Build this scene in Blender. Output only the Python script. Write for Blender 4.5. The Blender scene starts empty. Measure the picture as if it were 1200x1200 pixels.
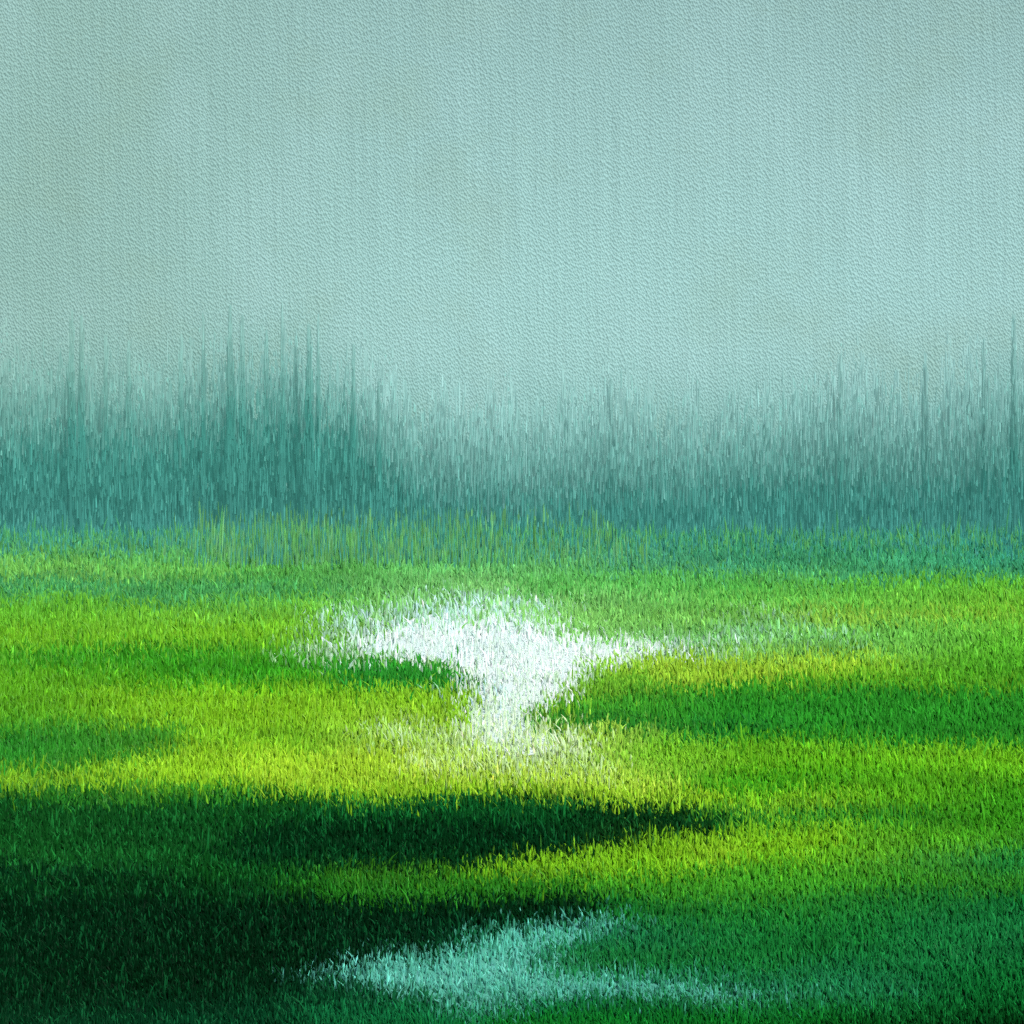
import bpy, math
import numpy as np

rng = np.random.default_rng(11)
scene = bpy.context.scene
COL = scene.collection
EYE = 3.0                 # camera height over the marsh, metres
S = 0.466 / 600.0         # tangent per photograph pixel


# ------------------------------------------------------------------ helpers
def lin(c):
    c = np.asarray(c, float) / 255.0
    return np.where(c <= 0.04045, c / 12.92, ((c + 0.055) / 1.055) ** 2.4)


def ground_at(px, py):
    """photo position -> point on the marsh plane"""
    d = EYE / (np.maximum(py - 600.0, 1.0) * S)
    return (px - 600.0) * S * d, d


def smooth(t):
    t = np.clip(t, 0, 1)
    return t * t * (3 - 2 * t)


class Noise2:
    """smooth value noise"""
    def __init__(self, seed):
        self.t = np.random.default_rng(seed).random((256, 256))

    def __call__(self, x, y):
        x = np.asarray(x, float); y = np.asarray(y, float)
        xi = np.floor(x).astype(int); yi = np.floor(y).astype(int)
        fx = smooth(x - xi); fy = smooth(y - yi)
        g = lambda a, b: self.t[a & 255, b & 255]
        return ((g(xi, yi) * (1 - fx) + g(xi + 1, yi) * fx) * (1 - fy)
                + (g(xi, yi + 1) * (1 - fx) + g(xi + 1, yi + 1) * fx) * fy)


N1, N2, N3, N4 = Noise2(1), Noise2(2), Noise2(3), Noise2(4)


def mesh_object(name, verts, quads, tris, colors, mat, parent=None, smooth_shade=False):
    me = bpy.data.meshes.new(name)
    nv, nq, nt = len(verts), len(quads), len(tris)
    me.vertices.add(nv)
    me.vertices.foreach_set('co', np.asarray(verts, np.float32).ravel())
    loops = np.concatenate([np.asarray(quads, np.int32).ravel(), np.asarray(tris, np.int32).ravel()])
    starts = np.concatenate([np.arange(nq) * 4, nq * 4 + np.arange(nt) * 3]).astype(np.int32)
    me.loops.add(len(loops))
    me.loops.foreach_set('vertex_index', loops.astype(np.int32))
    me.polygons.add(nq + nt)
    me.polygons.foreach_set('loop_start', starts)
    me.polygons.foreach_set('use_smooth', np.full(nq + nt, smooth_shade))
    me.update(calc_edges=True)
    if colors is not None:
        ca = me.color_attributes.new('tint', 'FLOAT_COLOR', 'POINT')
        c4 = np.ones((nv, 4), np.float32); c4[:, :3] = colors
        ca.data.foreach_set('color', c4.ravel())
    me.materials.append(mat)
    o = bpy.data.objects.new(name, me)
    COL.objects.link(o)
    o.parent = parent
    return o


def tag(o, label=None, cat=None, group=None, kind=None):
    if label: o['label'] = label
    if cat: o['category'] = cat
    if group: o['group'] = group
    if kind: o['kind'] = kind
    return o


def blades(P, h, w, yaw, lx, ly, col, fold=0.24, tip_mul=1.0):
    """ridged leaves: N bases P, height h, width w, lean (lx, ly), colour col"""
    n = len(P)
    r = np.stack([np.cos(yaw), np.sin(yaw), 0 * yaw], 1)
    f = np.stack([np.sin(yaw), -np.cos(yaw), 0 * yaw], 1)
    lean = np.stack([lx, ly, 0 * lx], 1)
    up = np.zeros((n, 3)); up[:, 2] = 1
    hh = h[:, None]; ww = w[:, None]
    fold = (np.ones(n) * fold)[:, None]
    flat = np.hypot(lx, ly) / np.maximum(h, 1e-6)
    rise = (1.0 / np.sqrt(1 + 0.4 * flat ** 2))[:, None] * hh
    mid = P + up * rise * 0.62 + lean * 0.45
    V = np.stack([P - r * ww * 0.5, P + f * ww * fold, P + r * ww * 0.5,
                  mid - r * ww * 0.46, mid + f * ww * fold, mid + r * ww * 0.46,
                  P + up * rise + lean], 1).reshape(-1, 3)
    b = (np.arange(n) * 7)[:, None]
    Q = np.concatenate([b + [0, 1, 4, 3], b + [1, 2, 5, 4]])
    T = np.concatenate([b + [3, 4, 6], b + [4, 5, 6]])
    C = np.repeat(col[:, None, :], 7, axis=1)
    C[:, 6] *= tip_mul
    return V, Q, T, C.reshape(-1, 3)


# ------------------------------------------------------------------ materials
def leaf_material(name, gain, trans=0.2, air=0.0, shine=0.008):
    """leaf tint; 'air' is the light the mist scatters in front of far foliage"""
    m = bpy.data.materials.new(name); m.use_nodes = True
    nt = m.node_tree; nt.nodes.clear()
    out = nt.nodes.new('ShaderNodeOutputMaterial')
    at = nt.nodes.new('ShaderNodeAttribute'); at.attribute_name = 'tint'
    mul = nt.nodes.new('ShaderNodeVectorMath'); mul.operation = 'MULTIPLY'; mul.inputs[1].default_value = gain
    d = nt.nodes.new('ShaderNodeBsdfDiffuse'); t = nt.nodes.new('ShaderNodeBsdfTranslucent')
    g = nt.nodes.new('ShaderNodeBsdfGlossy'); g.inputs['Roughness'].default_value = 0.45
    mx = nt.nodes.new('ShaderNodeMixShader'); mx.inputs[0].default_value = trans
    mg = nt.nodes.new('ShaderNodeMixShader'); mg.inputs[0].default_value = shine
    nt.links.new(at.outputs['Color'], mul.inputs[0])
    nt.links.new(mul.outputs[0], d.inputs['Color']); nt.links.new(mul.outputs[0], t.inputs['Color'])
    nt.links.new(d.outputs[0], mx.inputs[1]); nt.links.new(t.outputs[0], mx.inputs[2])
    nt.links.new(mx.outputs[0], mg.inputs[1]); nt.links.new(g.outputs[0], mg.inputs[2])
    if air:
        e = nt.nodes.new('ShaderNodeEmission'); ma = nt.nodes.new('ShaderNodeMixShader'); ma.inputs[0].default_value = air  # foliage glow standing in for airlight in the mist
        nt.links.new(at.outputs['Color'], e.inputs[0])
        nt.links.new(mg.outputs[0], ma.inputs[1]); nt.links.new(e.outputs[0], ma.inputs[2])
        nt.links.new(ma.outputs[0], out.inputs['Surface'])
    else:
        nt.links.new(mg.outputs[0], out.inputs['Surface'])
    return m


def ground_material():
    m = bpy.data.materials.new('marsh_soil'); m.use_nodes = True
    nt = m.node_tree; b = nt.nodes['Principled BSDF']
    at = nt.nodes.new('ShaderNodeAttribute'); at.attribute_name = 'tint'
    tc = nt.nodes.new('ShaderNodeTexCoord')
    no = nt.nodes.new('ShaderNodeTexNoise'); no.inputs['Scale'].default_value = 5.0; no.inputs['Detail'].default_value = 6
    mr = nt.nodes.new('ShaderNodeMapRange'); mr.inputs['To Min'].default_value = 0.6; mr.inputs['To Max'].default_value = 1.0
    mul = nt.nodes.new('ShaderNodeVectorMath'); mul.operation = 'SCALE'
    bp = nt.nodes.new('ShaderNodeBump'); bp.inputs['Distance'].default_value = 0.05
    nt.links.new(tc.outputs['Object'], no.inputs['Vector'])
    nt.links.new(no.outputs[0], mr.inputs[0]); nt.links.new(mr.outputs[0], mul.inputs['Scale'])
    nt.links.new(at.outputs['Color'], mul.inputs[0]); nt.links.new(mul.outputs[0], b.inputs['Base Color'])
    nt.links.new(no.outputs[0], bp.inputs['Height']); nt.links.new(bp.outputs[0], b.inputs['Normal'])
    b.inputs['Roughness'].default_value = 0.95
    b.inputs['Specular IOR Level'].default_value = 0.1
    return m


def water_material(name, c1, c2, rough, scale):
    m = bpy.data.materials.new(name); m.use_nodes = True
    nt = m.node_tree; b = nt.nodes['Principled BSDF']
    tc = nt.nodes.new('ShaderNodeTexCoord')
    mp = nt.nodes.new('ShaderNodeMapping'); mp.inputs['Scale'].default_value = (scale, scale * 0.35, scale)
    no = nt.nodes.new('ShaderNodeTexNoise'); no.inputs['Scale'].default_value = 1.0; no.inputs['Detail'].default_value = 5
    no2 = nt.nodes.new('ShaderNodeTexNoise'); no2.inputs['Scale'].default_value = 0.35; no2.inputs['Detail'].default_value = 3
    rp = nt.nodes.new('ShaderNodeValToRGB')
    rp.color_ramp.elements[0].position = 0.35; rp.color_ramp.elements[1].position = 0.65
    rp.color_ramp.elements[0].color = (*c1, 1); rp.color_ramp.elements[1].color = (*c2, 1)
    bp = nt.nodes.new('ShaderNodeBump'); bp.inputs['Distance'].default_value = 0.03; bp.inputs['Strength'].default_value = 0.6
    nt.links.new(tc.outputs['Object'], mp.inputs[0]); nt.links.new(mp.outputs[0], no.inputs['Vector'])
    nt.links.new(tc.outputs['Object'], no2.inputs['Vector'])
    nt.links.new(no2.outputs[0], rp.inputs[0]); nt.links.new(rp.outputs[0], b.inputs['Base Color'])
    nt.links.new(no.outputs[0], bp.inputs['Height']); nt.links.new(bp.outputs[0], b.inputs['Normal'])
    b.inputs['Roughness'].default_value = rough
    b.inputs['IOR'].default_value = 1.33
    return m


def sky_material():
    """hazy, mottled overcast: woven grain in real relief, stained colour"""
    m = bpy.data.materials.new('hazy_sky'); m.use_nodes = True
    nt = m.node_tree; nt.nodes.clear()
    L = nt.links.new
    def node(t, **k):
        n = nt.nodes.new(t)
        for a, v in k.items(): setattr(n, a, v)
        return n
    out = node('ShaderNodeOutputMaterial'); d = node('ShaderNodeBsdfDiffuse')
    uv = node('ShaderNodeUVMap'); uv.uv_map = 'flat'          # metres along / up the backdrop
    at = node('ShaderNodeAttribute'); at.attribute_name = 'tint'
    def noise(scale_x, scale_y, detail=4, rot=0.0, rough=0.55):
        mp = node('ShaderNodeMapping'); mp.inputs['Scale'].default_value = (scale_x, scale_y, 1)
        mp.inputs['Rotation'].default_value = (0, 0, rot)
        n = node('ShaderNodeTexNoise', noise_dimensions='2D'); n.inputs['Scale'].default_value = 1; n.inputs['Detail'].default_value = detail
        n.inputs['Roughness'].default_value = rough
        L(uv.outputs[0], mp.inputs[0]); L(mp.outputs[0], n.inputs['Vector'])
        return n.outputs[0]
    def rng_(sock, a, b, c, e):
        r = node('ShaderNodeMapRange'); r.inputs['From Min'].default_value = a; r.inputs['From Max'].default_value = b
        r.inputs['To Min'].default_value = c; r.inputs['To Max'].default_value = e
        L(sock, r.inputs[0]); return r.outputs[0]
    def mix(fac, a, b, mode='MIX'):
        x = node('ShaderNodeMix', data_type='RGBA', blend_type=mode)
        if hasattr(fac, 'links'): L(fac, x.inputs[0])
        else: x.inputs[0].default_value = fac
        for s, v in ((6, a), (7, b)):
            if hasattr(v, 'links'): L(v, x.inputs[s])
            else: x.inputs[s].default_value = (*v, 1)
        return x.outputs[2]
    base = at.outputs['Color']
    olive = noise(0.022, 0.03, 6, rough=0.65)
    c = mix(rng_(olive, 0.5, 0.78, 0, 0.32), base, tuple(lin((146, 178, 158)) * SKY_GAIN))
    pale = noise(0.024, 0.015, 5)
    c = mix(rng_(pale, 0.5, 0.78, 0, 0.3), c, tuple(lin((174, 213, 213)) * SKY_GAIN))
    streak = noise(0.8, 0.016, 3)
    v = rng_(streak, 0.35, 0.65, 0.965, 1.035)
    sc = node('ShaderNodeVectorMath', operation='SCALE'); L(c, sc.inputs[0]); L(v, sc.inputs['Scale'])
    L(sc.outputs[0], d.inputs['Color'])
    # relief: slanted woven cells + vertical threads
    mp0 = node('ShaderNodeMapping'); mp0.inputs['Rotation'].default_value = (0, 0, math.radians(66))
    mp = node('ShaderNodeMapping'); mp.inputs['Scale'].default_value = (0.98, 1.68, 1)
    vo = node('ShaderNodeTexVoronoi', feature='F1', voronoi_dimensions='2D'); vo.inputs['Scale'].default_value = 1.0
    vo.inputs['Randomness'].default_value = 0.8
    L(uv.outputs[0], mp0.inputs[0]); L(mp0.outputs[0], mp.inputs[0]); L(mp.outputs[0], vo.inputs['Vector'])
    th = noise(1.3, 0.10, 2)
    fine = noise(1.2, 0.8, 2)
    a1 = node('ShaderNodeMath', operation='MULTIPLY_ADD'); L(th, a1.inputs[0]); a1.inputs[1].default_value = 0.5
    inv = node('ShaderNodeMath', operation='MULTIPLY'); L(vo.outputs['Distance'], inv.inputs[0]); inv.inputs[1].default_value = -0.8
    L(inv.outputs[0], a1.inputs[2])
    a2 = node('ShaderNodeMath', operation='MULTIPLY_ADD'); L(fine, a2.inputs[0]); a2.inputs[1].default_value = 0.2; L(a1.outputs[0], a2.inputs[2])
    bp = node('ShaderNodeBump'); bp.inputs['Strength'].default_value = SKY_BUMP; bp.inputs['Distance'].default_value = 0.6
    L(a2.outputs[0], bp.inputs['Height']); L(bp.outputs[0], d.inputs['Normal'])
    L(d.outputs[0], out.inputs['Surface'])
    return m


# ------------------------------------------------------------------ the marsh's colours
COLS = {
 -400: None,
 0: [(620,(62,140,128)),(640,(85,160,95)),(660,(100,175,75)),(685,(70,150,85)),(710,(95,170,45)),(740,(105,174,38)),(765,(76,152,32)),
     (800,(92,162,28)),(830,(88,158,28)),(860,(50,135,35)),(890,(45,130,35)),(915,(72,145,28)),(935,(30,105,35)),(960,(30,100,35)),
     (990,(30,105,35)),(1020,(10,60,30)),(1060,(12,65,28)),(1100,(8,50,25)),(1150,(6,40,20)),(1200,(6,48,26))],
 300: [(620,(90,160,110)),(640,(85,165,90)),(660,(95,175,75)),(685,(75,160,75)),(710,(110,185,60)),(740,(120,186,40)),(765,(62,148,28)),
     (790,(75,160,25)),(815,(116,182,30)),(840,(134,192,32)),(865,(118,182,34)),(890,(155,205,35)),(910,(150,205,30)),(930,(65,145,30)),
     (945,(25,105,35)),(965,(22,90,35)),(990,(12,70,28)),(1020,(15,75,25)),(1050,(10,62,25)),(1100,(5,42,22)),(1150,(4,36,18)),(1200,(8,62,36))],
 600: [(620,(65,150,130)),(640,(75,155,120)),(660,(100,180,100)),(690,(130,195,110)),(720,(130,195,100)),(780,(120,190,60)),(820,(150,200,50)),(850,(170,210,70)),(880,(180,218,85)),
     (905,(180,222,70)),(925,(150,205,30)),(940,(40,125,35)),(960,(12,80,32)),(985,(6,55,25)),(1000,(8,60,25)),(1015,(90,170,25)),
     (1035,(50,135,25)),(1060,(8,65,28)),(1075,(10,75,40)),(1090,(30,120,80)),(1150,(30,120,80)),(1185,(20,110,60)),(1200,(15,110,40))],
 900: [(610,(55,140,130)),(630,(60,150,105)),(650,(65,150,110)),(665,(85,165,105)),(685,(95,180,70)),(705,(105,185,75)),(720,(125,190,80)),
     (740,(115,190,100)),(760,(130,195,85)),(780,(150,200,45)),(800,(70,155,30)),(825,(30,135,38)),(850,(30,130,38)),(870,(60,155,30)),
     (890,(100,180,25)),(910,(70,160,25)),(935,(120,190,30)),(955,(40,130,35)),(975,(120,190,35)),(1000,(110,185,30)),(1030,(70,160,35)),
     (1060,(40,140,45)),(1090,(25,125,50)),(1120,(25,120,55)),(1150,(30,130,75)),(1170,(30,125,65)),(1200,(12,90,30))],
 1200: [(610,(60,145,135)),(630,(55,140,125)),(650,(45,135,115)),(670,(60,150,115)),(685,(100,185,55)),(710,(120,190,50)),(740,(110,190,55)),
     (765,(95,180,45)),(785,(80,165,35)),(805,(55,150,30)),(830,(30,135,38)),(860,(25,125,38)),(880,(115,190,30)),(900,(110,190,30)),
     (930,(65,155,25)),(960,(60,150,25)),(985,(70,160,35)),(1010,(30,130,55)),(1030,(60,150,35)),(1050,(20,110,45)),(1080,(25,125,60)),
     (1120,(22,115,55)),(1160,(15,105,45)),(1185,(8,75,28)),(1200,(4,50,18))],
}
COLS[-400] = COLS[0]
COLS[1600] = COLS[1200]
XS = sorted(COLS)

# belts of one plant: spine points (x, y, half height), colour, strength, edge softness
BELTS = [
 # misty far meadow
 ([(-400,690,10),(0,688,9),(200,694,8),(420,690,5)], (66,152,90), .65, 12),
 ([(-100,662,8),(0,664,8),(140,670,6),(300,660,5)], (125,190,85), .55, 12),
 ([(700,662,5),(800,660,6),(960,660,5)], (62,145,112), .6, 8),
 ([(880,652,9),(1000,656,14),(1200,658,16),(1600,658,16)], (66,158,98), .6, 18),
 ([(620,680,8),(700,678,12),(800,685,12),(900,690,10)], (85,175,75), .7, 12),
 # lime and green belts on the left
 ([(0,745,8),(130,745,9),(300,742,10),(360,735,6)], (122,186,34), .6, 16),
 ([(0,772,8),(150,770,12),(300,785,14),(420,790,12),(520,790,10),(560,797,5)], (55,148,28), .85, 12),
 ([(380,788,14),(450,787,13),(520,790,10),(560,797,4)], (40,140,42), .9, 9),
 ([(120,812,10),(250,822,10),(420,820,12),(530,828,10)], (126,186,30), .7, 16),
 ([(-300,868,24),(0,872,24),(150,870,20),(230,862,12)], (42,132,36), .8, 20),
 ([(-60,914,5),(150,908,11),(320,900,22),(480,905,22),(560,915,14)], (144,198,38), .7, 20),
 ([(310,905,16),(370,900,20),(450,895,18),(540,900,12)], (172,210,50), .6, 20),
 ([(480,895,20),(600,900,22),(720,915,16),(800,925,8)], (190,218,75), .5, 20),
 ([(700,930,8),(760,932,8),(850,932,8)], (155,208,38), .7, 12),
 # right bank
 ([(940,720,8),(990,718,9),(1060,720,8),(1200,720,6)], (155,195,62), .6, 12),
 ([(735,782,10),(800,782,13),(900,780,12),(960,778,8),(1010,772,4)], (164,206,56), .78, 13),
 ([(900,806,4),(1000,804,6),(1200,800,8)], (120,180,35), .5, 14),
 ([(612,839,3),(660,836,10),(720,832,20),(800,828,26),(900,832,30),(1050,838,30),(1200,840,28),(1600,840,28)], (46,144,36), .85, 14),
 ([(612,839,3),(660,841,6),(740,848,8),(820,855,7),(900,860,6)], (26,120,38), .75, 8),
 ([(820,845,3),(860,848,5),(930,862,5)], (15,105,40), .4, 8),
 ([(740,878,10),(850,880,10),(1000,878,8),(1200,880,10)], (120,188,32), .6, 14),
 ([(800,918,6),(900,912,8),(1000,915,8)], (60,155,28), .5, 12),
 ([(870,938,8),(920,940,8),(1000,935,6)], (140,198,40), .5, 12),
 # dark green tongues and the lime spit between them
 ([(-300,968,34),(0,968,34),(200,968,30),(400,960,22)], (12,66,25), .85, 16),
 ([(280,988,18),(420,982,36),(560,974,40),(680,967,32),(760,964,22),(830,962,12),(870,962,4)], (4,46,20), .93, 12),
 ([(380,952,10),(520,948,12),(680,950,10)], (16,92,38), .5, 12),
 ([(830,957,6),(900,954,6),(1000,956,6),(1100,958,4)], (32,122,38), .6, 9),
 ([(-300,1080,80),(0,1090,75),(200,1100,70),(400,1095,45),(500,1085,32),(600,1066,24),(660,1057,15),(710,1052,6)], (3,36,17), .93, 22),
 ([(-300,1040,8),(0,1035,8),(200,1045,6),(330,1045,5)], (14,72,28), .5, 14),
 ([(330,1040,8),(400,1040,11),(500,1038,12),(600,1034,15),(700,1030,18)], (42,122,28), .75, 18),
 ([(570,1018,5),(630,1013,10),(720,1006,17),(820,995,20),(920,985,16),(1000,980,8)], (130,192,30), .85, 14),
 ([(780,1003,8),(820,1000,14),(870,1000,12)], (152,200,42), .5, 16),
 ([(690,1035,12),(800,1035,16),(950,1035,14)], (75,165,35), .6, 20),
 ([(680,1125,12),(760,1125,14),(880,1120,14),(1000,1110,16)], (22,115,42), .7, 14),
 ([(560,1190,8),(700,1195,12),(900,1195,12),(1000,1198,12)], (18,112,36), .7, 12),
 ([(-300,1192,8),(0,1192,8),(200,1196,6)], (8,56,32), .6, 12),
 ([(360,1195,10),(480,1190,10),(560,1195,8)], (22,118,70), .6, 12),
]
# open water and its glints, painted into the colour of the stems
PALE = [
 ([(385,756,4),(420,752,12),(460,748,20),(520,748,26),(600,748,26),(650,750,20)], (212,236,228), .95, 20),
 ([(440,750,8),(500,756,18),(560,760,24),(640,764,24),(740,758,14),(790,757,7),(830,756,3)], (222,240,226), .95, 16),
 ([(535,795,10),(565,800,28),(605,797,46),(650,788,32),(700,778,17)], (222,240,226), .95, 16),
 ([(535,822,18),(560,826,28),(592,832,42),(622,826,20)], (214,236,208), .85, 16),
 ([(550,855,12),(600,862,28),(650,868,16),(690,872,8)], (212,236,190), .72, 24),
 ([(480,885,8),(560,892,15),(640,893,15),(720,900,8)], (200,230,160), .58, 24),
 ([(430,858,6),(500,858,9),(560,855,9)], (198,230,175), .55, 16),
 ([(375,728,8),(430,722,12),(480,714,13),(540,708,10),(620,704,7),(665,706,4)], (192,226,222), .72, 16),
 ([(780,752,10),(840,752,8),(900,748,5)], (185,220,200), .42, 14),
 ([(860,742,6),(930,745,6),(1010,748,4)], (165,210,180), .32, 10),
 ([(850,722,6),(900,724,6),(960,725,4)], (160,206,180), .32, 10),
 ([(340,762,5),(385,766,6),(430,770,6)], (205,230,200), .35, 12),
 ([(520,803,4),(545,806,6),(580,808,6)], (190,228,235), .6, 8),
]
TEAL = [
 ([(350,1137,3),(400,1140,8),(460,1138,15),(540,1130,22),(600,1114,22),(650,1098,18),(700,1086,11),(735,1083,5)], (94,190,166), .85, 22),
 ([(450,1145,8),(520,1148,14),(580,1140,16),(650,1140,10)], (122,208,190), .65, 16),
 ([(440,1150,6),(520,1152,15),(600,1152,18),(680,1150,15),(760,1155,10),(840,1160,8),(900,1163,6),(950,1165,3)], (90,186,160), .78, 18),
 ([(500,1174,7),(560,1180,9),(620,1174,6)], (76,168,140), .5, 16),
 ([(640,1128,12),(700,1125,9)], (50,145,100), .4, 16),
 ([(900,1165,8),(1000,1163,10),(1060,1160,6)], (40,140,95), .4, 14),
]


def belt_weight(b, px, py):
    pts, c, a, soft = b
    p = np.array(pts, float)
    yc = np.interp(px, p[:, 0], p[:, 1]); hh = np.interp(px, p[:, 0], p[:, 2])
    wv = smooth((hh - np.abs(py - yc)) / soft + 0.5)
    e = 26.0 if p[-1, 0] - p[0, 0] < 260 else 60.0
    ends = smooth((px - p[0, 0]) / e + 0.5) * smooth((p[-1, 0] - px) / e + 0.5)
    return wv * ends * a


def field(px, py, with_water=True):
    """vegetation colour (linear) and the pale / teal wetness of the marsh"""
    px = np.asarray(px, float); py = np.asarray(py, float)
    wob = (N1(px / 90, py / 14) - .5) * 14 + (N2(px / 25, py / 7) - .5) * 8
    y2 = py + wob
    x2 = px + (N3(px / 60, py / 20) - .5) * 60
    tab = []
    for x in XS:
        ys = [r[0] for r in COLS[x]]; cs = lin([r[1] for r in COLS[x]])
        tab.append(np.stack([np.interp(y2, ys, cs[:, k]) for k in range(3)], -1))
    tab = np.array(tab)
    i = np.clip(np.searchsorted(XS, x2) - 1, 0, len(XS) - 2)
    xa = np.array(XS, float)
    t = smooth((x2 - xa[i]) / (xa[i + 1] - xa[i]))[..., None]
    idx = np.arange(len(px))
    c = tab[i, idx] * (1 - t) + tab[i + 1, idx] * t
    for b in BELTS:
        w = belt_weight(b, x2, y2)[:, None]
        c = c * (1 - w) + lin(b[1]) * w
    wet = np.zeros(len(px)); teal = np.zeros(len(px))
    if with_water:
        dry = np.ones(len(px))                       # the right bank's point and the left spit stay dry
        for k_ in ([(612,839,5),(660,834,12),(720,828,22),(800,826,24)], [(380,790,12),(450,789,13),(520,790,10),(560,797,4)]):
            dry *= 1 - belt_weight((k_, None, 1.0, 6), x2, y2)
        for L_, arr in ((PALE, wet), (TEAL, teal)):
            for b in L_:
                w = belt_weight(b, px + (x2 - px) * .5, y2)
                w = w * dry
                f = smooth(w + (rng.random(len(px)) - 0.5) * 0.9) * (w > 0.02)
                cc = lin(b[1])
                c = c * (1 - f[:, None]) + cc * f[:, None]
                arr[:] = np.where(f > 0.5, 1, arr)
    return c, wet, teal


# ------------------------------------------------------------------ gains (albedo = wanted colour x gain)
SKY_GAIN = np.array([0.94, 0.91, 0.92])
SKY_BUMP = 0.5
LEAF_GAIN = (0.98, 1.0, 1.02)
WOOD_GAIN = (1.3, 1.25, 1.25)

M_leaf = leaf_material('grass_leaf', LEAF_GAIN, 0.10)
M_dark = leaf_material('dark_leaf', (0.9, 1.0, 0.9), 0.05, 0.0, 0.002)
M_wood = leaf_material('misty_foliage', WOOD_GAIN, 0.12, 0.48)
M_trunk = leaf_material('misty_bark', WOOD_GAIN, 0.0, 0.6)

# ------------------------------------------------------------------ ground: one sheet out to the backdrop, also behind the viewer
pys = np.concatenate([[601.2, 603, 606, 612], np.linspace(618, 1210, 149)])
ds = EYE / ((pys - 600) * S)
ds = np.concatenate([[1300.0], ds[1:], [4.5, 2, -5, -40, -200, -900]])
lat = np.concatenate([[-2.4, -1.6], np.linspace(-1.2, 1.2, 161), [1.6, 2.4]])
gv = []
gp = []
for d in ds:
    wd = max(d, 7.0) if d > 0 else 7 + abs(d)
    for l in lat:
        x = l * wd * 0.466
        gv.append((x, d, 0.0))
        py = 600 + EYE / (max(d, 5.5) * S)
        gp.append((600 + x / (max(d, 5.5) * S), py))
gv = np.array(gv); gp = np.array(gp)
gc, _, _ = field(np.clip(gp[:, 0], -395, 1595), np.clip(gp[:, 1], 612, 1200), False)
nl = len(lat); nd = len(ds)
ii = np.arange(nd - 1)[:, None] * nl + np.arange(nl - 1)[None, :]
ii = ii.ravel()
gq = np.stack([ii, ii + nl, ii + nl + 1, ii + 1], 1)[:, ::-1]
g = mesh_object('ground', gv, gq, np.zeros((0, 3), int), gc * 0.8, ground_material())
tag(g, 'flat green marsh ground under the grass', kind='structure')

# ------------------------------------------------------------------ water sheets
def water_sheet(name, outline, z, mat, label):
    o = np.array(outline, float)
    n = len(o)
    pts = []
    for k in range(n):                                 # resample with a wandering shoreline
        a, b = o[k], o[(k + 1) % n]
        m = max(2, int(np.hypot(*(b - a)) / 4))
        for t in np.arange(m) / m:
            pts.append(a * (1 - t) + b * t)
    pts = np.array(pts)
    pts[:, 0] += rng.normal(0, 1.2, len(pts)); pts[:, 1] += rng.normal(0, .7, len(pts))
    x, y = ground_at(pts[:, 0], pts[:, 1])
    import bmesh
    bm = bmesh.new()
    vs = [bm.verts.new((a, b, z)) for a, b in zip(x, y)]
    f = bm.faces.new(vs)
    bm.normal_update()
    if f.normal.z < 0: f.normal_flip()
    bmesh.ops.triangulate(bm, faces=bm.faces[:])
    me = bpy.data.meshes.new(name); bm.to_mesh(me); bm.free()
    me.materials.append(mat)
    ob = bpy.data.objects.new(name, me); COL.objects.link(ob)
    return tag(ob, label, kind='structure')


water_sheet('water', [(425,762),(445,744),(480,726),(545,712),(600,702),(640,708),(690,732),(740,741),(800,748),(820,755),(760,772),
                      (700,786),(672,800),(650,820),(615,838),(640,858),(655,880),(600,890),(548,880),(552,850),(545,822),(562,802),(548,784),
                      (500,772),(455,770),(432,770)], 0.006,
            water_material('pale_water', tuple(lin((218,238,232))), tuple(lin((240,250,244))), 0.5, 2.0),  # sky glare on the pool is put into its white base colour
            'bright white pool narrowing to a stream across the meadow')
water_sheet('water', [(395,1140),(450,1124),(540,1108),(600,1086),(650,1074),(715,1078),(725,1088),(680,1108),(650,1128),(700,1140),(800,1151),
                      (920,1163),(880,1170),(760,1170),(640,1176),(560,1188),(505,1172),(440,1158)], 0.006,
            water_material('teal_water', tuple(lin((70,158,132))), tuple(lin((110,196,175))), 0.45, 8.0),
            'teal pool in the dark grass at the bottom of the picture')

# ------------------------------------------------------------------ grass: every leaf a real ridged blade
def scatter(n, x0, x1, y0, y1):
    return rng.uniform(x0, x1, n), rng.uniform(y0, y1, n)


NB = 330000
px, py = scatter(NB, -380, 1580, 617, 1235)
tall = np.exp(rng.normal(2.12, 0.36, NB))                # apparent height, px
tall *= np.where(py < 700, 0.85, 1.0)
wid = rng.uniform(1.5, 2.8, NB)
look = py - tall * 0.55
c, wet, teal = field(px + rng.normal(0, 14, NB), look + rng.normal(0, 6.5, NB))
gx, gy = ground_at(px, py)
m_px = gy * S
h = tall * m_px; w = wid * m_px
kind = rng.random(NB)
lx = rng.normal(0, 0.10, NB) * h
ly = rng.normal(0, 0.25, NB) * h
slant = kind < 0.22
lx = np.where(slant, (rng.uniform(0.3, 0.9, NB) * np.where(rng.random(NB) < .25, 1, -1)) * h, lx)
flat = kind > 0.93
lx = np.where(flat, rng.choice([-1, 1], NB) * rng.uniform(1.2, 2.0, NB) * h, lx)
h = np.where(flat, h * 0.4, h)
yaw = rng.normal(0, 0.2, NB)
lum = c.mean(1)
tone = np.exp(rng.normal(0, 0.11, NB)) * (0.80 + 0.40 * N4(px / 80, py / 5.0))
spark = rng.random(NB) < 0.05  # occasional highlight, painted as a brighter leaf tone
tone = np.where(spark, tone * 1.5, tone)
col = c * tone[:, None]
col += rng.normal(0, 0.03, (NB, 3)) * c
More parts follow.
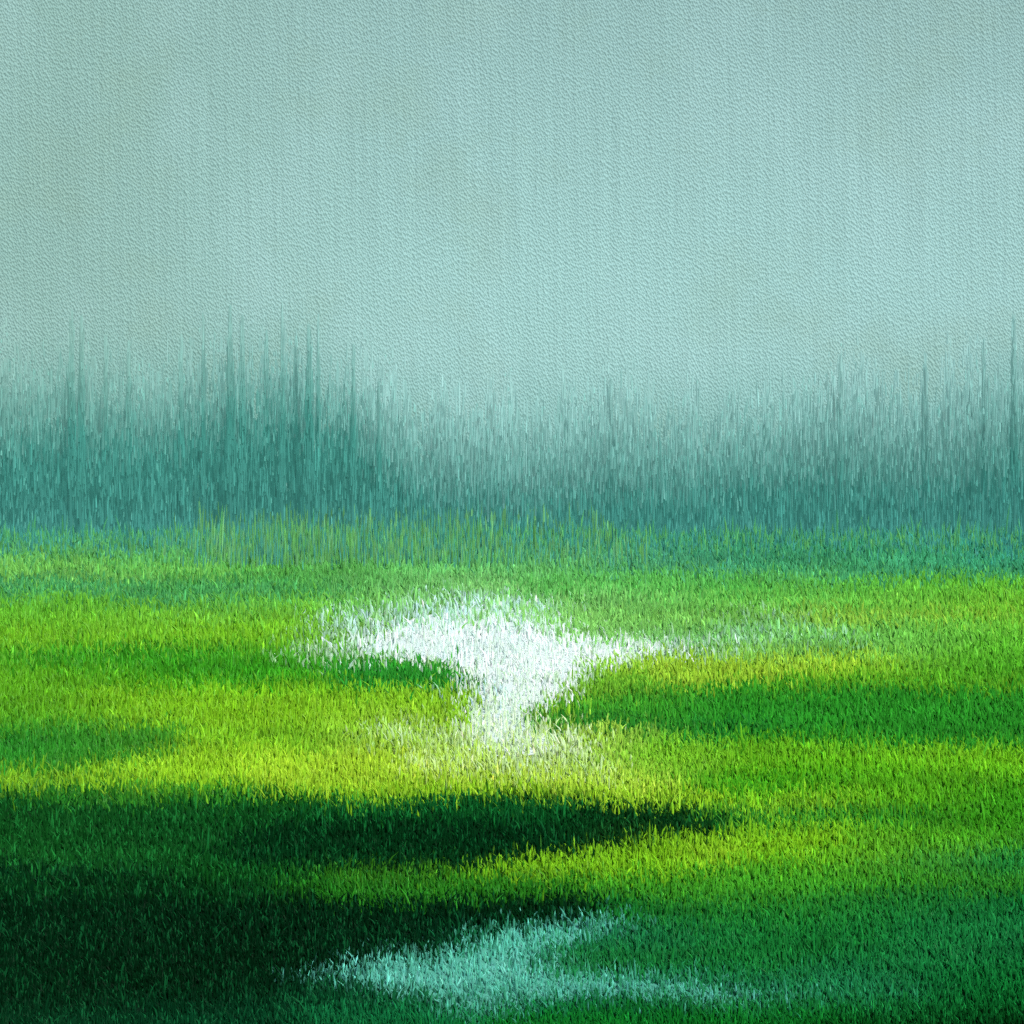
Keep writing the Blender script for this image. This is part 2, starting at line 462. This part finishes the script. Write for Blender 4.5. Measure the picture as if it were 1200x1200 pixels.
# paler leaves among the dark blades: sunlit flecks put into their colour
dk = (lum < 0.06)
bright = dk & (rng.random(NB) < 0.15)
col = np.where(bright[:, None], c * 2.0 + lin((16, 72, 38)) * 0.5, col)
col = np.clip(col, 0.001, 0.93)
glint = wet > 0  # blades painted with the pale water's glints
reed = (teal > 0) & ~glint
thin = np.where(glint | reed, rng.random(NB) < 0.42, True)
yel = ~glint & ~reed & (c[:, 0] > 0.30)
dark = ~glint & ~reed & (c[:, 1] < 0.17)
far = ~glint & ~reed & ~dark & ~yel & (py < 690)
mead = ~glint & ~reed & ~dark & ~yel & ~far
P = np.stack([gx, gy, np.zeros(NB)], 1)
for name, mask, label, cat in (
    ('meadow_grass', mead, 'bright green meadow grass in broad belts on both banks', 'grass'),
    ('yellow_grass', yel, 'yellow lime grass in belts beside the white pool', 'grass'),
    ('dark_blades', dark, 'dark green blades in tongues across the foreground', 'sedge'),
    ('glint_grass', glint, 'stems tinted white as water glints in and around the pale pool', 'cotton grass'),
    ('reeds', reed, 'pale teal reeds standing in the small pool at the bottom', 'reeds'),
    ('far_grass', far, 'misty blue green grass in front of the far wood', 'grass')):
    k = mask & thin
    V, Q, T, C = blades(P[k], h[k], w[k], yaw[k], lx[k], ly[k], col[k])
    tag(mesh_object(name, V, Q, T, C, M_dark if name == 'dark_blades' else M_leaf), label, cat, kind='stuff')

# ------------------------------------------------------------------ the wood in the mist
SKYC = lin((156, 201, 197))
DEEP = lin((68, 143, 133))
# how far up (photo rows at the wood's distance) foliage colour fades from deep teal to painted haze
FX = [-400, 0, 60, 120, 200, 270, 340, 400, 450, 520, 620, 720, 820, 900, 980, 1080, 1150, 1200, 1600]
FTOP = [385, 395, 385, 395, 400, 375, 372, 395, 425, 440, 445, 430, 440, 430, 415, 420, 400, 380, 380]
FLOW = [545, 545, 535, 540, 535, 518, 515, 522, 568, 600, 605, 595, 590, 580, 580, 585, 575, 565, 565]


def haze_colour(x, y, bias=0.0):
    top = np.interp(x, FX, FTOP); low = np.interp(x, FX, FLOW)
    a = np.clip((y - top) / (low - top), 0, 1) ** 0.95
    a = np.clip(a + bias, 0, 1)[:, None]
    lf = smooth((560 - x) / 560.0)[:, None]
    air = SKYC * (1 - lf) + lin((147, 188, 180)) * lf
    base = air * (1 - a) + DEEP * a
    # the lowest metres are tinted brighter and bluer to imitate ground haze
    low_mist_tint = smooth((y - 585) / 50)[:, None] * 0.25
    return base * (1 - low_mist_tint) + lin((75, 155, 145)) * low_mist_tint


def strips(X, Y, z, ln, wd, yaw, col):
    n = len(X)
    P = np.stack([X, Y, z], 1)
    return blades(P, ln, wd, yaw, rng.normal(0, .03, n) * ln, rng.normal(0, .03, n) * ln, col, 0.4)


NW = 100000
wy = rng.uniform(124, 156, NW)
wpx = rng.uniform(-380, 1580, NW)
u = rng.random(NW)
top = np.interp(wpx, FX, FTOP) + (N1(wpx / 7.0, wpx * 0) - .5) * 60 + (N2(wpx / 26.0, wpx * 0) - .5) * 60
vis_y = top + (640 - top) * u ** 0.7
keep = rng.random(NW) < np.clip((vis_y - top + 5) / 130, 0.02, 1) ** 1.3
wpx, wy, vis_y = wpx[keep], wy[keep], vis_y[keep]
n = len(wpx)
mp = wy * S
ln = np.exp(rng.normal(2.85, 0.4, n)) * mp * np.clip((vis_y - 330) / 130, .6, 1)
wd_ = rng.uniform(1.3, 2.5, n) * mp
zc = EYE + (600 - vis_y) * mp
z0 = np.maximum(zc - ln * .5, 0.0)
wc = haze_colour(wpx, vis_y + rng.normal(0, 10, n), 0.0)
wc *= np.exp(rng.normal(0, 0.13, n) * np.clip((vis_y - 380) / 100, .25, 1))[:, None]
sp = rng.random(n) < 0.13  # highlight flecks painted as paler, shorter strips
wc[sp] = wc[sp] * 0.8 + lin((118, 200, 185)) * 0.30
ln[sp] *= 0.5; wd_[sp] *= 0.75
ed = (rng.random(n) < 0.35) & (vis_y > 600) & (wpx > 230) & (wpx < 720)
wc[ed] = lin((100, 168, 112)) * np.exp(rng.normal(0, .2, ed.sum()))[:, None]
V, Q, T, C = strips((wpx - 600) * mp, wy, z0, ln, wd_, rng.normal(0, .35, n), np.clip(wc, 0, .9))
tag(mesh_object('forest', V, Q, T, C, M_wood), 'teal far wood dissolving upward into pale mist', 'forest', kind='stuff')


# slender trees that rise out of the mass
def slender_tree(x, ytop, dist, wpx_, strength, label):
    mp = dist * S
    X = (x - 600) * mp
    H = EYE + (600 - ytop) * mp
    root = bpy.data.objects.new('slender_tree', None); COL.objects.link(root)
    root.location = (X, dist, 0)
    tag(root, label, 'tree', 'slender trees rising out of the misty wood')
    # trunk with a few steep limbs
    vs, qs, cs = [], [], []
    def tube(path, radii):
        b0 = len(vs)
        for (p, r) in zip(path, radii):
            py_ = 600 - (p[2] - EYE) / mp
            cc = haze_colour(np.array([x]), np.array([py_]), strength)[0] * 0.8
            for k in range(6):
                a = k * math.pi / 3
                vs.append((p[0] + r * math.cos(a), p[1] + r * math.sin(a), p[2])); cs.append(cc)
        for j in range(len(path) - 1):
            for k in range(6):
                a = b0 + j * 6 + k; b = b0 + j * 6 + (k + 1) % 6
                qs.append((a, b, b + 6, a + 6))
    zs = np.linspace(0, H * 0.97, 9)
    bend = np.cumsum(rng.normal(0, .06, 9)); bend[0] = 0
    tube([(bend[k], 0, zs[k]) for k in range(9)], [max(.03, 0.13 * (1 - k / 9.0) + .03) for k in range(9)])
    for _ in range(9):
        zz = rng.uniform(.3, .85) * H; a = rng.uniform(0, 2 * math.pi); L_ = rng.uniform(.5, 1.1) * wpx_ * mp * .5
        tube([(np.interp(zz, zs, bend), 0, zz), (math.cos(a) * L_ * .6, math.sin(a) * L_ * .6, zz + .9), (math.cos(a) * L_, math.sin(a) * L_, zz + 2.6)],
             [.06, .04, .015])
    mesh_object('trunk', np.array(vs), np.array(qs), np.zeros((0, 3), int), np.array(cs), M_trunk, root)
    # crown: many upright sprays, open at the tip and ragged at the edge
    m = 210
    t = rng.beta(1.3, 1.5, m)
    zz = H * (0.18 + 0.82 * t)
    rad = wpx_ * mp * 0.5 * (0.35 + 0.9 * (1 - t)) * np.sqrt(rng.random(m))
    an = rng.uniform(0, 2 * math.pi, m)
    ln = np.exp(rng.normal(2.95, .4, m)) * mp
    ln = np.minimum(ln, (H - zz) * 1.0 + 0.6)
    xx = rad * np.cos(an); yy = rad * np.sin(an)
    yp = 600 - (zz + ln * .5 - EYE) / mp
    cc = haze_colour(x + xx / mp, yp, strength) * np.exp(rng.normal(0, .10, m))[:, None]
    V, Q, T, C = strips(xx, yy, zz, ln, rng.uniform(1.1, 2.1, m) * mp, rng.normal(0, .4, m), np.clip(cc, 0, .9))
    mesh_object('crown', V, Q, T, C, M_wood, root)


TREES = [
 (84, 368, 122, 9, .22, 'slender misty tree, left one of the tall dark pair near the left edge'),
 (96, 374, 124, 7, .20, 'slender misty tree, right one of the tall dark pair near the left edge'),
 (124, 398, 126, 7, .12, 'faint slender tree just right of the tall dark pair'),
 (151, 404, 128, 8, .12, 'faint low slender tree alone in the gap right of the tall pair'),
 (212, 396, 127, 6, .14, 'faint slender tree left of the hair thin tree'),
 (238, 372, 123, 4, .20, 'hair thin dark tree standing alone left of the broad twin spires'),
 (270, 362, 122, 11, .20, 'broad dark misty spire, tallest of the left wood'),
 (284, 374, 125, 8, .16, 'narrower dark spire touching the right side of the broad tallest one'),
 (312, 392, 128, 7, .14, 'short faint tree between the broad spire and the thin pale pole'),
 (331, 358, 124, 5, .16, 'thin pale pole like tree reaching highest in the mist'),
 (347, 398, 127, 7, .14, 'low faint tree between the thin pole tree and the dark stout one'),
 (362, 384, 122, 12, .26, 'stout dark tree with dense lower crown, right end of the left wood'),
 (373, 372, 126, 4, .18, 'needle thin tree against the right side of the stout dark one'),
 (414, 408, 124, 6, .22, 'curving thin dark tree, first one right of the stout dark tree'),
 (444, 452, 125, 5, .18, 'short thin tree, last one before the low middle of the wood'),
 (716, 448, 127, 6, .06, 'short faint tree above the middle of the wood'),
 (985, 420, 124, 5, .09, 'thin tree standing alone over the right part of the wood'),
 (1084, 418, 127, 9, .12, 'faint broad tree, left of the tall trees at the right edge'),
 (1153, 402, 125, 6, .11, 'thin tree second from the right edge'),
 (1188, 372, 122, 9, .16, 'tall dark tree at the right edge of the wood'),
]
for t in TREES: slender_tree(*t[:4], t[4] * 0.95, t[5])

# tall waterside reeds in front of the wood
NR = 2600
rx = np.concatenate([rng.normal(320, 60, NR // 2), rng.normal(470, 80, NR // 4), rng.uniform(400, 760, NR - NR // 2 - NR // 4)])
ry = rng.uniform(634, 668, NR)
X, Y = ground_at(rx, ry); mp = Y * S
hh = np.exp(rng.normal(2.9, .45, NR)) * mp
rc = np.where((rng.random(NR) < .3)[:, None], lin((104, 168, 108)), np.where((rng.random(NR) < .5)[:, None], lin((95, 165, 90)), lin((72, 150, 128))))
rc = rc * np.exp(rng.normal(0, .15, NR))[:, None]
V, Q, T, C = blades(np.stack([X, Y, 0 * X], 1), hh, rng.uniform(1.0, 1.9, NR) * mp, rng.normal(0, .35, NR), rng.normal(0, .04, NR) * hh, rng.normal(0, .1, NR) * hh, np.clip(rc, 0, .9))
tag(mesh_object('tall_reeds', V, Q, T, C, M_leaf), 'tall pale yellow green reeds along the foot of the wood', 'reeds', kind='stuff')

# the meadow's ragged far rim: teal and green tussocks mixed across the foot of the wood
NF = 9000
rx = rng.uniform(-380, 1580, NF)
ry = 631 + np.abs(rng.normal(0, 11, NF))
X, Y = ground_at(rx, ry); mp = Y * S
hh = np.exp(rng.normal(2.4, .45, NF)) * mp
pick = rng.random(NF)[:, None]
rc = np.where(pick < .45, lin((66, 148, 132)), np.where(pick < .75, lin((76, 160, 108)), lin((90, 170, 98))))
rc = rc * np.exp(rng.normal(0, .12, NF))[:, None]
V, Q, T, C = blades(np.stack([X, Y, 0 * X], 1), hh, rng.uniform(1.2, 2.4, NF) * mp, rng.normal(0, .25, NF), rng.normal(0, .12, NF) * hh, rng.normal(0, .1, NF) * hh, np.clip(rc, 0, .9), 0.25)
tag(mesh_object('tussock_grass', V, Q, T, C, M_leaf), 'ragged teal and green tussocks along the far rim of the meadow', 'grass', kind='stuff')

# ------------------------------------------------------------------ sky backdrop: a huge curtain with painted haze behind the wood
prof = [(-430.0, -160.0), (-425, 0), (-400, 150), (-350, 250), (-280, 300)]
path = []
for k in range(len(prof) - 1):
    for t in np.linspace(0, 1, 6)[:-1]:
        path.append((prof[k][0] * (1 - t) + prof[k + 1][0] * t, prof[k][1] * (1 - t) + prof[k + 1][1] * t))
path += [(x, 300.0) for x in np.linspace(-280, 0, 15)]
path += [(-x, y) for x, y in path[:-1][::-1]]
path = np.array(path)
arc = np.concatenate([[0], np.cumsum(np.hypot(*np.diff(path, axis=0).T))]); arc -= arc[len(arc) // 2]
zs = np.concatenate([np.linspace(-2, 90, 60), np.linspace(95, 260, 22)])
SV, SC, SUV = [], [], []
top_c, mid_c, low_c = lin((151, 191, 188)), lin((163, 207, 204)), lin((157, 201, 197))
for z in zs:
    for (p, a) in zip(path, arc):
        SV.append((p[0], p[1], z)); SUV.append((a, z))
        t1 = np.clip((z - 3) / 65, 0, 1); t2 = np.clip((z - 68) / 75, 0, 1)
        cc = low_c * (1 - t1) + mid_c * t1
        cc = cc * (1 - t2) + top_c * t2
        lf = smooth(-a / 140.0)
        cc = cc * (1 - lf) + lin((147, 187, 179)) * lf
        fx = 600 + a / (300 * S); fy = 600 - (z - 3) / (300 * S)      # mist painted into the backdrop colour, denser towards the wood
        hz = smooth((fy - np.interp(fx, FX, FTOP) + 35) / 220) * 0.9
        cc = cc * (1 - hz) + lin((84, 154, 142)) * hz
        SC.append(cc * SKY_GAIN)
npth = len(path)
ii = (np.arange(len(zs) - 1)[:, None] * npth + np.arange(npth - 1)[None, :]).ravel()
SQ = np.stack([ii, ii + npth, ii + npth + 1, ii + 1], 1)
sk = mesh_object('sky', np.array(SV), SQ, np.zeros((0, 3), int), np.array(SC), sky_material(), smooth_shade=True)
uvl = sk.data.uv_layers.new(name='flat')
li = np.empty(len(sk.data.loops), np.int32); sk.data.loops.foreach_get('vertex_index', li)
uvl.data.foreach_set('uv', np.array(SUV, np.float32)[li].ravel())
tag(sk, 'pale teal mottled misty sky', kind='structure')

# ------------------------------------------------------------------ light
EL, AZ = math.radians(42), math.radians(152)         # compass azimuth from +Y, clockwise: behind the viewer's right
wld = bpy.data.worlds.new('World'); scene.world = wld; wld.use_nodes = True
nt = wld.node_tree
st = nt.nodes.new('ShaderNodeTexSky'); st.sky_type = 'NISHITA'; st.sun_disc = False
st.sun_elevation = EL; st.sun_rotation = AZ
nt.links.new(st.outputs[0], nt.nodes['Background'].inputs[0])
nt.nodes['Background'].inputs[1].default_value = 0.09
sd = bpy.data.lights.new('sun', 'SUN'); sd.energy = 4.1; sd.angle = math.radians(10); sd.color = (1.0, 0.975, 0.93)
so = bpy.data.objects.new('sun', sd); COL.objects.link(so)
from mathutils import Vector
direction = Vector((math.sin(AZ) * math.cos(EL), math.cos(AZ) * math.cos(EL), math.sin(EL)))
so.rotation_euler = direction.to_track_quat('Z', 'Y').to_euler()
so.location = (20, -30, 40)

# ------------------------------------------------------------------ camera
cd = bpy.data.cameras.new('camera'); cd.sensor_width = 36; cd.lens = 18 / 0.466; cd.clip_end = 3000; cd.clip_start = 0.1
co = bpy.data.objects.new('camera', cd); COL.objects.link(co)
co.location = (0, 0, EYE); co.rotation_euler = (math.radians(90), 0, 0)
scene.camera = co
scene.view_settings.view_transform = 'Standard'; scene.view_settings.look = 'None'; scene.view_settings.exposure = 0
scene.cycles.max_bounces = 2; scene.cycles.diffuse_bounces = 1
scene.cycles.use_adaptive_sampling = True; scene.cycles.adaptive_threshold = 0.06; scene.cycles.transmission_bounces = 1
scene.cycles.use_denoising = False
